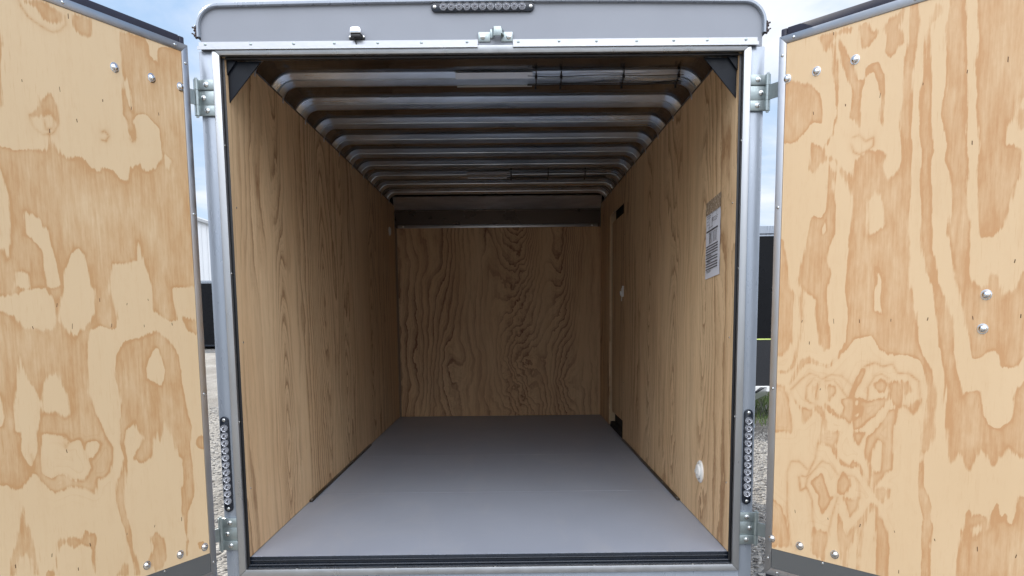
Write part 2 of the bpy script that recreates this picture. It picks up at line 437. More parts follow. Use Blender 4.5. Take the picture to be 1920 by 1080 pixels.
# --- floor tracks at the foot of the walls
def track(sx, y0, y1):
    f = MB(); x0, x1 = sorted((sx * .8695, sx * .855))
    f.box(x0, x1, y0, y1, .0005, .011, .003)
    t_ = P(f.build('floor_track', M_TRACK, smooth=True))
    n = int((y1 - y0) / .30)
    for k in range(n + 1): screw_obj(t_, (sx * .862, y0 + .02 + k * (y1 - y0 - .04) / n, .011), (0, 0, 1), .005)
track(-1, .83, 2.4); track(1, .78, 2.5)
# --- small round lamp on left wall and round vent on right wall
f = MB(); f.lathe([(.034, 0), (.034, .006), (.026, .012), (0, .016)], (-W2, 3.54, 1.55), (1, 0, 0)); P(f.build('wall_lamp', M_WHITE, smooth=True))
f = MB(); f.lathe([(.046, 0), (.047, .004), (.042, .009), (.034, .009), (.032, .005)], (W2, .415, .215), (-1, 0, 0), 36)
v_ = P(f.build('flow_vent', M_WHITE, smooth=True))
f = MB(); f.lathe([(.030, .004), (.029, .016), (.012, .019), (0, .019)], (W2, .415, .215), (-1, 0, 0), 32)
f.box(W2 - .0215, W2 - .0185, .395, .435, .208, .222, .001); sub(f.build('vent_cap', M_WHITE, smooth=True), v_)

# --- ceiling: skin with rounded coves and roof bows swept along the same section
def section(w, z, r, n=10, zend=1.775):
    pts = [(-w, zend)]
    for i in range(n + 1):
        a = math.pi - i * math.pi / 2 / n; pts.append((-w + r + r * math.cos(a), z - r + r * math.sin(a)))
    for i in range(1, 12):
        x = (-w + r) + (2 * (w - r)) * i / 12; pts.append((x, z))
    for i in range(n + 1):
        a = math.pi / 2 - i * math.pi / 2 / n; pts.append((w - r + r * math.cos(a), z - r + r * math.sin(a)))
    pts.append((w, zend)); return pts
outer = section(.903, 1.872, .100, 20); inner = section(.869, 1.838, .066, 20)
f = MB(); b = f.bm
ys = [.02 + i * (L + .04) / 60 for i in range(61)]
rows = [[b.verts.new((x, y, z)) for x, z in outer] for y in ys]
for A, B_ in zip(rows[:-1], rows[1:]):
    for i in range(len(A) - 1): b.faces.new((A[i], B_[i], B_[i + 1], A[i + 1]))
ceil = P(f.build('ceiling_skin', M_CSKIN, smooth=True))
def bow(y1):
    prof = [(-.094, .98), (-.082, .98), (-.062, .50), (-.058, .44), (-.056, .85), (-.047, .85), (-.0445, .43), (-.016, .03), (-.012, 0), (-.003, 0), (.001, .06), (.012, .96), (.020, .98)]
    f = MB(); b = f.bm; rows = []
    for dy, k in prof: rows.append([b.verts.new((xi + (xo - xi) * k, y1 + dy, zi + (zo - zi) * k)) for (xi, zi), (xo, zo) in zip(inner, outer)])
    for A, B_ in zip(rows[:-1], rows[1:]):
        for i in range(len(A) - 1): b.faces.new((A[i], B_[i], B_[i + 1], A[i + 1]))
    return P(f.build('roof_bow', M_RIB, smooth=True))
BOWS = [.33 + .36 * k for k in range(10)]
for y1 in BOWS: bow(y1)
f = MB()
for sx in (-1, 1):
    x0, x1 = sorted((sx * .8685, sx * .8815)); f.box(x0, x1, .05, L, 1.7905, 1.797)
P(f.build('lining_top_trim', simple('dark_trim', (.10, .08, .07), .4, .5)))
# led strips, wires and ties under two bows
def strip(yb, x0, x1, xe, ties):
    f = MB(); f.prism([(yb - .085, 1.868), (yb - .0635, 1.8505), (yb - .0665, 1.8475), (yb - .089, 1.865)], 'x', x0, x1); f.box(x0 + .002, x1, yb - .013, yb - .001, 1.832, 1.8365, .001); st = P(f.build('led_strip', M_LED))
    for dy, zz0 in ((-.074, 1.854), (-.024, 1.837), (-.017, 1.834)):
        f = MB(); pts = []; n = 14
        for i in range(n + 1):
            x = x1 - .02 + (xe - x1 + .02) * i / n
            pts.append((x, yb + dy + .004 * math.sin(i * .9 + dy * 90) , zz0 + .002 * math.sin(i * .7 + dy * 50)))
        f.tube(pts, .0018, 6)
        P(f.build('wire', M_BLACK, smooth=True))
    for x in ties:
        f = MB(); z0 = 1.826
        f.tube([(x, yb - .088, 1.868), (x, yb - .060, 1.846), (x + .002, yb - .030, 1.838), (x, yb - .012, z0 + .006), (x, yb + .004, z0 + .008), (x, yb + .016, 1.868)], .0024, 6)
        f.box(x - .005, x + .005, yb - .074, yb - .066, 1.846, 1.858); f.box(x - .004, x + .004, yb - .012, yb - .003, z0 - .006, z0 + .004)
        f.tube([(x, yb - .070, 1.850), (x + .004, yb - .083, 1.838)], .0012, 5)
        P(f.build('cable_tie', M_BLACK, smooth=True))
strip(BOWS[1], -.13, .19, .82, (.205, .31, .57, .84 - .04))
strip(BOWS[7], -.20, .10, .78, (.11, .37, .63))
# --- front cove above the bulkhead
f = MB(); f.prism([(L - .11, 1.848), (L + .0, 1.756), (L + .006, 1.762), (L - .10, 1.856)], 'x', -.868, .868)
P(f.build('cove_trim', metal_ceiling('cove_metal', (.97, .97, .97), .42)))
f = MB(); f.box(-.869, .869, L + .03, L + .06, 1.60, 1.9); f.box(-.869, .869, L - .005, L + .05, 1.752, 1.7555); f.box(-.872, -.8695, L - .01, L + .05, 1.6, 1.78); f.box(.8695, .872, L - .01, L + .05, 1.6, 1.78)
P(f.build('cove_recess', simple('dark_brown_metal', (.10, .075, .06), .3, .8, .2, 3)))
f = MB(); f.box(-.845, .845, L - .006, L + .012, 1.6065, 1.632, .002); ct = P(f.build('bulkhead_cap_trim', M_ALU, smooth=True))
for x in (-.80, 0, .80): screw_obj(ct, (x, L - .006, 1.62), (0, -1, 0), .008 if x else .004)

# --- rear frame: mitred bright strip, posts, header
def mitred(x, zt, zb, wd, y0, y1, bev=.0015):
    f = MB()
    f.prism([(-x, zt), (x, zt), (x + wd, zt + wd), (-x - wd, zt + wd)], 'y', y0, y1, bev=bev)
    f.prism([(-x, zb), (-x - wd, zb - wd), (x + wd, zb - wd), (x, zb)], 'y', y0, y1, bev=bev)
    f.prism([(-x, zb + .0006), (-x, zt - .0006), (-x - wd, zt + wd - .0006), (-x - wd, zb - wd + .0006)], 'y', y0, y1, bev=bev)
    f.prism([(x, zb + .0006), (x + wd, zb - wd + .0006), (x + wd, zt + wd - .0006), (x, zt - .0006)], 'y', y0, y1, bev=bev)
    return f
fr = P(mitred(.88, 1.741, -.0385, .0245, -.012, .008).build('opening_frame', M_FRAME, smooth=True))
for k in range(5): screw_obj(fr, (-.72 + k * .36 + .02, -.001, -.0385), (0, 0, 1), .004)
for z in (.5, 1.02, 1.45):
    screw_obj(fr, (-.88, .0, z), (1, 0, 0), .004); screw_obj(fr, (.88, .0, z), (-1, 0, 0), .004)
for sx in (-1, 1):
    f = MB(); x0, x1 = sorted((sx * .905, sx * .9515)); f.box(x0, x1, -.004, .06, -.5 + .17, 1.757, .004)
    P(f.build('corner_post', M_POST, smooth=True))
f = MB()
for sx in (-1, 1):
    x0, x1 = sorted((sx * .8705, sx * .8795)); f.box(x0, x1, .0085, .0120, -.03, 1.738, .001)
    x0, x1 = sorted((sx * .8805, sx * .904)); f.box(x0, x1, .009, .045, -.03, 1.738)
f.box(-.8695, .8695, .009, .03, 1.7335, 1.7405, .002)
f.box(-.90, .90, .0085, .06, 1.745, 1.90)
P(f.build('opening_seal', M_BLACK, smooth=True))
f = MB(); f.box(-.879, .879, .008, .0195, -.06, -.034); f.box(-.879, .879, .0197, .0236, -.06, -.0008, .001)
f.cyl((-.875, .0135, -.029), (.875, .0135, -.029), .0045, seg=10); f.cyl((-.875, .0175, -.013), (.875, .0175, -.013), .003, seg=10)
P(f.build('threshold_seal', M_BPLATE, smooth=True))
for sx in (-1, 1):
    f = MB()
    f.prism([(sx * .869, 1.735), (sx * .755, 1.735), (sx * .869, 1.60)], 'y', .034, .040, bev=.0005)
    f.prism([(sx * .869, 1.735), (sx * .835, 1.735), (sx * .869, 1.69)], 'y', .024, .0345)
    P(f.build('corner_gusset', M_GUSS))
# header panel with rounded upper corners
def hdr(w, z0, z1, r, n=10, arch=.0):
    pts = [(w, z0), (w, z1 - r)]
    for i in range(1, n + 1): a = i * math.pi / 2 / n; pts.append((w - r + r * math.cos(a), z1 - r + r * math.sin(a)))
    for i in range(1, 10):
        x = (w - r) * (1 - i / 5); pts.append((x, z1 + arch * (1 - (x / (w - r)) ** 2)))
    for i in range(0, n + 1): a = math.pi / 2 + i * math.pi / 2 / n; pts.append((-w + r + r * math.cos(a), z1 - r + r * math.sin(a)))
    pts.append((-w, z0)); return pts
f = MB(); f.prism(hdr(.9425, 1.7585, 1.896, .062, arch=.008), 'y', 0, .05); P(f.build('header_panel', M_HEAD))
oo = hdr(.9535, 1.80, 1.907, .075, arch=.008); ii = hdr(.9415, 1.80, 1.895, .063, arch=.008)
f = MB(); b = f.bm
rows = []
for (y, q) in ((.05, 0), (-.010, 0), (-.014, .25), (-.014, .75), (-.010, 1), (.0005, 1)):
    rows.append([b.verts.new((xo + (xi - xo) * q, y, zo + (zi - zo) * q)) for (xo, zo), (xi, zi) in zip(oo, ii)])
for A, B_ in zip(rows[:-1], rows[1:]):
    for i in range(len(A) - 1): b.faces.new((A[i], A[i + 1], B_[i + 1], B_[i]))
P(f.build('header_edge_trim', M_POST, smooth=True))
M_SLT = simple('dark_sealant', (.05, .035, .035), .5)
for sx in (-1, 1):
    f = MB()
    for k in range(7):
        z = 1.800 + k * .0055; f.ball((sx * (.9545 + .003 * math.sin(k * 2.1) ), -.006, z), (.0045 + .002 * (k % 3), .008, .0052), 8)
    f.tube([(sx * .955, -.008, 1.806), (sx * .968, -.010, 1.812)], .0022, 6); f.tube([(sx * .955, -.008, 1.828), (sx * .966, -.010, 1.831)], .003, 6)
    P(f.build('sealant', M_SLT, smooth=True))
# drip rail in two pieces
for x0, x1 in ((-.949, -.014), (.104, .926)):
    f = MB(); f.prism([(-.0005, 1.786), (-.004, 1.786), (-.004, 1.771), (-.020, 1.768), (-.020, 1.757), (-.017, 1.757), (-.014, 1.764), (-.0005, 1.766)], 'x', x0, x1)
    rail = P(f.build('drip_rail', M_ALU))
    n = 7 if x0 < 0 else 7
    for k in range(n): screw_obj(rail, (x0 + .025 + k * (x1 - x0 - .06) / (n - 1) + random.uniform(-.01, .01), -.004, 1.7785 + random.uniform(-.001, .001)), (0, -1, 0), .0048, M_GALV)
f = MB(); f.box(-.013, .103, -.0035, .0, 1.752, 1.79, .001); P(f.build('keeper_backing', M_HEAD))
# latch keeper
f = MB()
f.box(-.012, .028, -.008, -.0038, 1.7775, 1.809, .0015); f.box(.064, .103, -.008, -.0038, 1.7775, 1.809, .0015)
f.prism([(.028, -.0045), (.028, -.008), (.034, -.008), (.040, -.034), (.064, -.034), (.064, -.030), (.044, -.030), (.038, -.0045)], 'z', 1.788, 1.818, bev=.0008)
f.prism([(.0635, -.034), (.0675, -.034), (.074, -.0085), (.0635, -.0085)], 'z', 1.796, 1.812)
kp = P(f.build('latch_keeper', M_GALV, smooth=True))
for x in (.003, .090): screw_obj(kp, (x, -.008, 1.793), (0, -1, 0), .009, M_ZINC, 'bolt')
# tag lamp
f = MB(); f.box(-.445, -.392, -.007, -.0005, 1.789, 1.803, .003); f.box(-.435, -.402, -.030, -.006, 1.789, 1.800, .002)
tl = P(f.build('tag_lamp', M_BLACK, smooth=True))
f = MB(); f.prism([(-.438, 1.8005), (-.399, 1.8005), (-.402, 1.817), (-.407, 1.820), (-.430, 1.820), (-.435, 1.817)], 'y', -.034, -.006, bev=.002); sub(f.build('chrome_hood', M_CHROME, smooth=True), tl)
f = MB(); f.tube([(-.424, -.02, 1.789), (-.420, -.012, 1.772), (-.420, -.006, 1.768)], .002, 6); sub(f.build('lead', M_BLACK, smooth=True), tl)
for x in (-.441, -.396): screw_obj(tl, (x, -.007, 1.797), (0, -1, 0), .004)

# --- led light bars (black base, eleven round lenses, two screws)
lens_src = None
def light_bar(c, vertical, label, n=11):
    Lh, wd = .172, .0155
    f = MB(); pts = []
    for i in range(17): a = -math.pi / 2 + math.pi * i / 16; pts.append((Lh - wd + wd * math.cos(a), wd * math.sin(a)))
    for i in range(17): a = math.pi / 2 + math.pi * i / 16; pts.append((-Lh + wd + wd * math.cos(a), wd * math.sin(a)))
    f.prism(pts, 'y', -.009, 0, bev=.0012)
    base = P(f.build('light_bar', M_BPLATE, smooth=True)); base['label'] = label
    base.location = c; base.rotation_euler = (0, R(90) if vertical else 0, 0)
    global lens_src
    for k in range(n):
        x = (k - (n - 1) / 2) * .0262
        if lens_src is None:
            f = MB()
            f.lathe([(.0132, -.001), (.0132, .003), (.0118, .0062), (.0085, .0042), (.0062, .0075), (.004, .0080), (.0032, .0058), (0, .0052)], (0, 0, 0), (0, -1, 0), 24, 0, .0009)
            f.lathe([(.0031, .0059), (.0028, .0088), (0, .0094)], (0, 0, 0), (0, -1, 0), 12, 1)
            lens_src = f.build('lens', [M_LENS, M_LENSD], smooth=False); o = lens_src
        else:
            o = lens_src.copy(); col.objects.link(o)
        o.parent = base; o.location = (x, -.009, 0); o.rotation_euler = (0, random.uniform(0, 3), 0)
    for x in (-.160, .160): screw_obj(base, (x, -.009, 0), (0, -1, 0), .0058, M_ZINC)
    return base
light_bar((.004, 0, 1.889), False, 'black light bar on the header')
light_bar((-.930, -.004, .349), True, 'black light bar on the left post')
light_bar((.926, -.004, .355), True, 'black light bar on the right post')

# --- hinges
def hinge(sx, zc):
    x_in, x_out = sx * .904, sx * .949
    f = MB()
    for dz in (-.042, .042):
        a, c = sorted((x_in, x_out + sx * .008)); f.box(a, c, -.0135, -.0045, zc + dz - .0165, zc + dz + .0165, .0012)
        f.cyl((sx * .962, -.013, zc + dz - .0165), (sx * .962, -.013, zc + dz + .0165), .0088, seg=20)
    a, c = sorted((sx * .9055, sx * .955)); f.box(a, c, -.0085, -.0042, zc - .0250, zc + .0250, .0008)
    f.cyl((sx * .962, -.013, zc - .064), (sx * .962, -.013, zc + .064), .005, seg=12)
    h = P(f.build('hinge', M_GALV, smooth=True))
    for dx, dz, dy in ((.928, .042, -.0135), (.941, 0, -.0085), (.928, -.042, -.0135)): screw_obj(h, (sx * dx, dy, zc + dz), (0, -1, 0), .0088, M_ZINC, 'bolt')
    return h
for sx in (-1, 1):
    for z in (1.604, .095): hinge(sx, z)

# --- lower rear panel, outer skins, roof, undercarriage
f = MB(); f.box(-.951, .951, -.002, .03, -.33, -.0635, .003); f.box(-.12, .12, -.06, -.003, -.33, -.25, .004); P(f.build('rear_sill', M_POST, smooth=True))
f = MB()
for sx in (-1, 1):
    x0, x1 = sorted((sx * .9425, sx * .952)); f.box(x0, x1, .051 if True else 0, 3.93, -.15, 1.83)
f.box(-.952, .952, 3.9205, 3.93, -.15, 1.83)
P(f.build('outer_skin', M_SKIN))
f = MB(); b = f.bm
rs = section(.9525, 1.905, .075, 10, 1.80)
ra = [b.verts.new((x, .05, z)) for x, z in rs]; rb = [b.verts.new((x, 3.95, z)) for x, z in rs]
for i in range(len(rs) - 1): b.faces.new((ra[i], rb[i], rb[i + 1], ra[i + 1]))
f.prism(hdr(.9515, 1.832, 1.904, .074), 'y', 3.925, 3.94)
P(f.build('roof', M_SKIN, smooth=True))
f = MB(); 
for x in (-.7, .7): f.box(x - .04, x + .04, .06, 4.0, -.20, -.06, .004)
f.prism([(-.74, 3.95), (-.66, 3.95), (.03, 5.3), (-.03, 5.3)], 'z', -.20, -.10); f.prism([(.74, 3.95), (.66, 3.95), (.031, 5.299), (-.029, 5.299)], 'z', -.199, -.101)
f.cyl((-.93, 2.1, -.2), (.93, 2.1, -.2), .035)
P(f.build('chassis', M_BPLATE))
def wheel(x, y, z, r, wd, par=None):
    f = MB(); f.lathe([(r * .62, -wd / 2), (r * .93, -wd / 2), (r, -wd * .36), (r, wd * .36), (r * .93, wd / 2), (r * .62, wd / 2)], (x, y, z), (1, 0, 0), 36)
    f.lathe([(r * .62, wd * .3), (r * .58, wd * .1), (r * .3, wd * .05), (r * .25, wd * .35), (0, wd * .36)], (x, y, z), (1 if x > 0 else -1, 0, 0), 36, 1)
    return f
for sx in (-1, 1):
    P(wheel(sx * 1.09, 2.1, GZ + .33, .33, .2).build('wheel', [M_TYRE, M_WHITE], smooth=True))
    f = MB(); n = 12
    pin = [(2.1 + .42 * math.cos(math.pi * i / n), GZ + .33 + .40 * math.sin(math.pi * i / n)) for i in range(n + 1)]
    po = [(2.1 + .435 * math.cos(math.pi * i / n), GZ + .33 + .415 * math.sin(math.pi * i / n)) for i in range(n + 1)]
    a, c = sorted((sx * .955, sx * 1.22)); f.prism(pin + po[::-1], 'x', a, c); P(f.build('fender', M_ALU))

# --- rear doors
LFIG = """T 528,1702 510,1712 473,1721 448,1712 422,1711 420,1691 440,1677 459,1671 477,1675 493,1697
N 541,1707 536,1689 519,1667 500,1659 479,1652 453,1648 432,1659 413,1682 415,1703
T 391,1718 371,1721 331,1720 338,1674 363,1666 390,1679 394,1699
T 658,1628 606,1646 592,1618 588,1573 599,1524 606,1469 605,1423 617,1397 627,1395 679,1383
T 508,1474 498,1460 486,1472 474,1486 458,1458 453,1416 458,1404 471,1426 490,1426 500,1417 513,1410 531,1406 536,1412 510,1442
N 536,1412 532,1392 526,1379 502,1367 475,1376 456,1405 458,1451
N 494,1418 482,1427 468,1420 474,1390 493,1383 497,1407
N 326,1410 317,1416 305,1403 315,1386 328,1387
N 230,1430 219,1432 213,1418 226,1400 234,1410
T 248,1717 159,1723 147,1706 147,1674 116,1659 116,1699 102,1715 -50,1746 -28,1444 5,973 38,972 113,965 112,910 102,862 131,856 165,876 193,897 188,963 203,1012 219,1061 228,1101 239,1047 276,1033 321,1030 340,959 316,872 322,844 341,834 378,847 409,834 419,804 426,750 429,653 414,608 397,562 383,516 364,481 366,449 378,410 406,391 418,398 430,356 462,375 501,391 545,379 567,393 573,410 597,449 610,447 638,413 652,412 675,431 759,445 686,1307 621,1316 604,1316 581,1312 531,1321 498,1329 487,1345 486,1381 473,1355 460,1329 435,1316 414,1325 387,1320 368,1301 339,1293 334,1307 300,1307 279,1285 253,1281 241,1322 207,1340 194,1324 165,1326 139,1351 125,1374 122,1415 126,1463 172,1494 201,1487 220,1467 212,1430 221,1400 237,1425 239,1463 251,1476 249,1538 249,1591 247,1653
W 247,1592 230,1573 221,1553 219,1491 225,1493 242,1540
W 117,1392 88,1372 98,1333 114,1355
W 479,955 471,1007 448,1053 427,1070 408,1052 395,958 382,958 388,888 403,861 442,831 459,817 473,832 496,862 492,918
W 327,959 319,944 308,920 324,999
W 613,952 607,994 593,1001 575,988 572,953
W 689,1274 631,1274 615,1227 608,1194 613,1066 625,1027 636,1054 709,1035
W 570,1157 532,1140 523,1113 511,1121 499,1046 482,963 510,954 528,954 528,1055 561,1091 575,1094
W 718,925 633,930 584,945 528,954 505,914 502,866 515,844 546,836 571,842 602,846 621,878 637,885 657,890 721,892
W 615,775 613,743 600,702 583,686 566,637 572,604 581,579 586,562 587,506 610,455 621,486 633,514 627,568 646,570 641,634 636,670 623,726
W 557,691 544,714 529,715 517,729 505,687 488,655 488,601 505,588 523,606 564,614 562,662
W 572,552 512,543 491,517 466,521 453,484 436,433 460,402 492,409 514,430 540,436 553,425 585,446 585,487
W 452,491 443,510 418,512 399,499 412,477 430,460 450,471
W 737,713 672,673 665,616 675,589 746,598
T 329,761 303,800 243,810 193,828 164,816 126,781 103,740 98,661 88,580 72,506 82,444 76,375 78,270 108,222 113,158 108,120 116,76 125,70 120,133 130,227 129,308 118,315 117,405 132,412 144,472 171,520 175,533 190,496 202,476 207,507 224,484 228,433 268,410 299,437 267,482 257,497 274,517 286,548 315,531 327,492 320,441 329,372 339,340 337,277 323,214 321,154 305,106 299,61 318,67 319,110 337,180 347,237 361,291 359,373 341,403 329,442 340,494 334,525 335,558 326,619 342,705
W 197,779 177,774 170,735 163,701 177,650 196,660 228,680 231,714
T 83,871 -14,852 -11,798 65,827
T -16,471 46,471 59,445 44,424 -12,415
T 637,364 634,319 622,260 612,200 615,163 626,166 630,213 642,235 661,230 672,181 687,186 682,229 664,275 654,309
T 567,202 556,241 544,253 529,241 513,247 481,232 472,250 459,250 456,237 441,241 434,223 441,192 450,122 458,161 455,193 483,213 507,212 529,234 550,224 558,176 564,146 569,179
T 252,178 231,185 213,163 200,123 197,96 220,62 245,61 272,96 245,136 253,165
T 381,87 356,120 343,109 345,76
T 597,157 587,169 575,158 573,149
T 73,106 50,104 46,79 69,81
N 606,502 603,487 602,464
N 511,532 505,535 498,522 508,504 514,521
F 549,1496 446,1500 317,1501 223,1501 126,1506 405,1706 484,1381 402,1426 574,846 462,848 339,848 228,845 124,849 573,209 673,208 500,146 458,207 337,207 238,206 134,203 507,495 502,907 283,912 208,926 372,923
B 271,1606 144,1610 36,1611 275,88 148,86 47,83"""
RFIG = """T 11,1615 77,1595 118,1574 146,1535 154,1494 154,1450 123,1460 92,1429 65,1409 18,1413
T 175,1682 188,1683 196,1642 203,1570 207,1506 205,1463 194,1414 178,1385 171,1386 190,1419 198,1473 193,1557 184,1614 180,1654
T 191,1701 213,1668 231,1640 248,1609 259,1557 283,1551 289,1587 320,1595 342,1552 348,1498 347,1431 341,1406 332,1426 337,1478 323,1534 310,1571 290,1564 276,1522 273,1465 277,1414 256,1442 239,1449 245,1498 248,1528 234,1562 215,1613 205,1655
T 260,1716 284,1717 301,1682 320,1688 321,1673 299,1649 287,1637 271,1649 265,1688
T 135,1713 169,1715 186,1714 244,1717 237,1696 212,1707 187,1698 175,1686 163,1658 150,1669 144,1694
T 332,1685 346,1706 368,1711 382,1724 390,1722 384,1688 376,1672 389,1654 394,1627 380,1624 369,1604 355,1597 339,1616 341,1652
T 404,1729 429,1728 434,1666 425,1590 422,1540 421,1460 425,1371 432,1326 432,1270 428,1185 436,1071 435,995 442,933 450,918 456,868 464,864 475,779 484,748 496,726 516,696 532,628 529,574 529,512 517,463 504,454 509,359 523,330 532,300 532,260 542,238 536,181 540,61 515,54 510,215 512,264 493,333 493,413 496,500 505,548 509,626 498,687 478,725 444,739 390,738 362,753 340,793 287,784 255,742 222,707 205,689 169,696 137,708 119,694 74,630 113,711 136,716 173,705 205,698 234,728 258,775 259,866 251,940 255,1045 253,1094 263,1165 261,1213 243,1255 220,1294 206,1332 180,1336 180,1344 202,1333 219,1310 258,1273 265,1323 300,1344 344,1337 356,1320 346,1295 367,1250 389,1265 402,1301 393,1414 395,1539 405,1631
W 308,1199 330,1208 333,1219 341,1215 354,1186 359,1116 335,1103 315,1093 307,1141
W 339,1000 351,992 357,960 356,897 363,861 345,873 341,921 345,960
T 475,1710 493,1698 491,1678 484,1669 464,1654 466,1579 475,1520 477,1412 479,1361 489,1309 483,1288 491,1155 497,1036 507,1021 513,961 529,930 546,878 562,833 569,751 579,706 591,670 597,625 606,641 642,647 653,578 670,550 696,546 723,574 722,642 745,679 797,703 808,512 751,469 718,497 689,442 655,481 625,417 598,466 572,432 557,576 554,652 535,750 510,878 508,931 484,977 474,1030 463,1106 463,1181 456,1256 457,1311 447,1367 445,1477 452,1554 452,1633 463,1679
T 509,1721 546,1709 555,1604 562,1520 570,1449 573,1316 579,1273 582,1148 593,1094 592,1022 602,957 617,931 643,930 654,965 667,961 675,925 683,897 694,917 707,910 712,924 722,965 779,1009 793,771 741,742 722,710 690,715 678,754 656,754 634,738 618,734 604,804 583,877 570,929 559,959 548,1025 538,1084 542,1149 534,1244 521,1282 523,1325 505,1407 510,1512 503,1639 511,1686
T 575,1707 739,1664 755,1408 694,1408 684,1374 670,1343 666,1300 704,1280 705,1209 687,1153 672,1086 642,1061 620,1063 610,1128 602,1234 603,1311 591,1410 585,1514 588,1581
T 690,1366 698,1381 757,1375 761,1309 698,1331
N 254,1391 274,1395 295,1372 318,1380 319,1356 300,1344 276,1337 259,1347 250,1372
T 125,1394 156,1381 175,1341 150,1321 135,1298 114,1318 122,1350
T 178,1324 203,1293 200,1253 211,1195 210,1110 195,1070 188,1029 202,987 191,942 199,841 211,757 190,740 171,773 159,841 157,905 96,945 90,980 110,1055 121,1126 133,1171 165,1159 181,1190 179,1256
W 166,1126 178,1154 180,1121 167,1109
T 4,1115 33,1104 55,1016 63,946 77,928 78,776 55,736 7,707
T 98,945 112,944 113,841 98,737 86,692 58,665 8,671 63,669 90,710 105,828
N 79,612 111,645 143,669 170,662 180,649 215,668 250,666 289,635 278,601
N 132,585 135,625 157,652 180,641 168,610 165,570 146,573 132,585
N 194,646 224,652 247,628 270,600
T 199,633 229,633 235,614 209,585
T 153,630 171,636 173,584 159,592
T 79,603 109,561 156,552 170,566 188,559 207,518 209,483 191,481 189,533 165,553 148,521 126,501 117,544 90,577
T 25,627 54,620 71,576 88,488 84,469 15,462 11,589
T 196,573 233,550 251,535 262,566 249,590 257,595 278,605 295,590 293,543 282,513 264,532 242,530 211,553
T 312,694 328,695 314,653 294,623 291,598 312,603 333,593 365,603 388,609 394,622 396,602 378,572 355,549 320,508 295,493 290,530 314,550 317,571 301,548 296,569 312,591 287,593 274,609
T 351,647 374,665 390,650 387,629 376,618 355,631
T 428,664 451,661 464,635 442,621 433,652
N 420,683 450,685 481,663 488,601 467,568 451,586 440,589
T 459,591 487,609 485,585 467,564 451,582
N 333,597 335,638 354,672 373,679 394,666
N 320,699 352,712 376,701 403,710 420,683
T 398,650 413,663 429,652 442,621 436,581 417,579 400,602
T 387,544 398,578 425,580 423,540 416,507 418,393 399,378 368,336 361,322 351,366 331,435 338,481 357,500
W 370,481 387,467 383,380 367,373 349,399 352,429
T 291,493 333,497 314,449 301,460
T 186,481 257,489 237,444 247,406 283,386 299,401 316,395 361,322 361,313 313,386 292,378 274,380 257,382 234,413 219,441 183,441
N 146,321 168,351 195,386 222,381 250,350
N 146,330 172,391 179,441
T 156,309 196,346 211,309 226,272 244,280 231,264 223,241 201,210 186,243 190,270 171,293
T 251,325 266,366 285,343 292,323 274,290 252,290
N 284,352 301,354 319,336 323,286
T 270,280 296,276 321,289 318,250 290,219 284,252
T 369,319 389,333 413,331 410,306 391,285 374,299
N 147,289 168,248 170,190 181,143
N 252,277 237,217 226,157
N 74,332 87,370 116,374 145,352
N 74,332 79,195 97,83
N 118,321 124,276 143,289 146,325 127,327
T 171,159 226,153 220,89 221,53 169,77
T 254,229 274,190 288,158 312,198 340,238 325,200 302,135 290,106 289,26 264,108 257,160
T 340,242 355,274 371,277 393,236 411,198 421,150 419,27 383,17 382,128 373,236 364,263 352,240 337,194 330,72 323,36 330,167
T 615,81 607,162 618,223 613,246 623,248 621,294 634,312 641,290 661,305 678,297 674,251 686,269 684,306 701,343 710,297 725,322 727,292 737,283 747,326 750,371 817,376 831,141
W 643,260 666,276 667,257 648,234
T 2,246 58,209 85,150 93,77 2,56
F 451,1501 332,1496 228,1491 125,1488 564,1507 660,1514 586,1317 705,994 110,837 217,837 299,837 393,840 496,843 613,846 727,850 138,767 328,200 433,203 547,203 659,202 753,204 108,202 223,200 181,619 451,82 182,1711
B 253,1617 131,1613 31,1614 24,90 129,88 250,87 643,908 639,816"""
def parse(txt):
    out = []
    for ln in txt.strip().splitlines():
        k, rest = ln.split(' ', 1)
        out.append((k, np.array([[float(q) / 1000 for q in a.split(',')] for a in rest.split()])))
    return out
def segdist(px, pz, poly, closed):
    d = np.full(px.shape, 9.); inside = np.zeros(px.shape, bool); n = len(poly)
    for i in range(n if closed else n - 1):
        ax, az = poly[i]; bx, bz = poly[(i + 1) % n]; dx, dz = bx - ax, bz - az; l2 = dx * dx + dz * dz + 1e-12
        tt = np.clip(((px - ax) * dx + (pz - az) * dz) / l2, 0, 1)
        d = np.minimum(d, np.hypot(px - ax - tt * dx, pz - az - tt * dz))
        if closed and az != bz:
            cr = ((az > pz) != (bz > pz)) & (px < (bx - ax) * (pz - az) / (bz - az) + ax); inside ^= cr
    return np.where(inside, d, -d) if closed else d
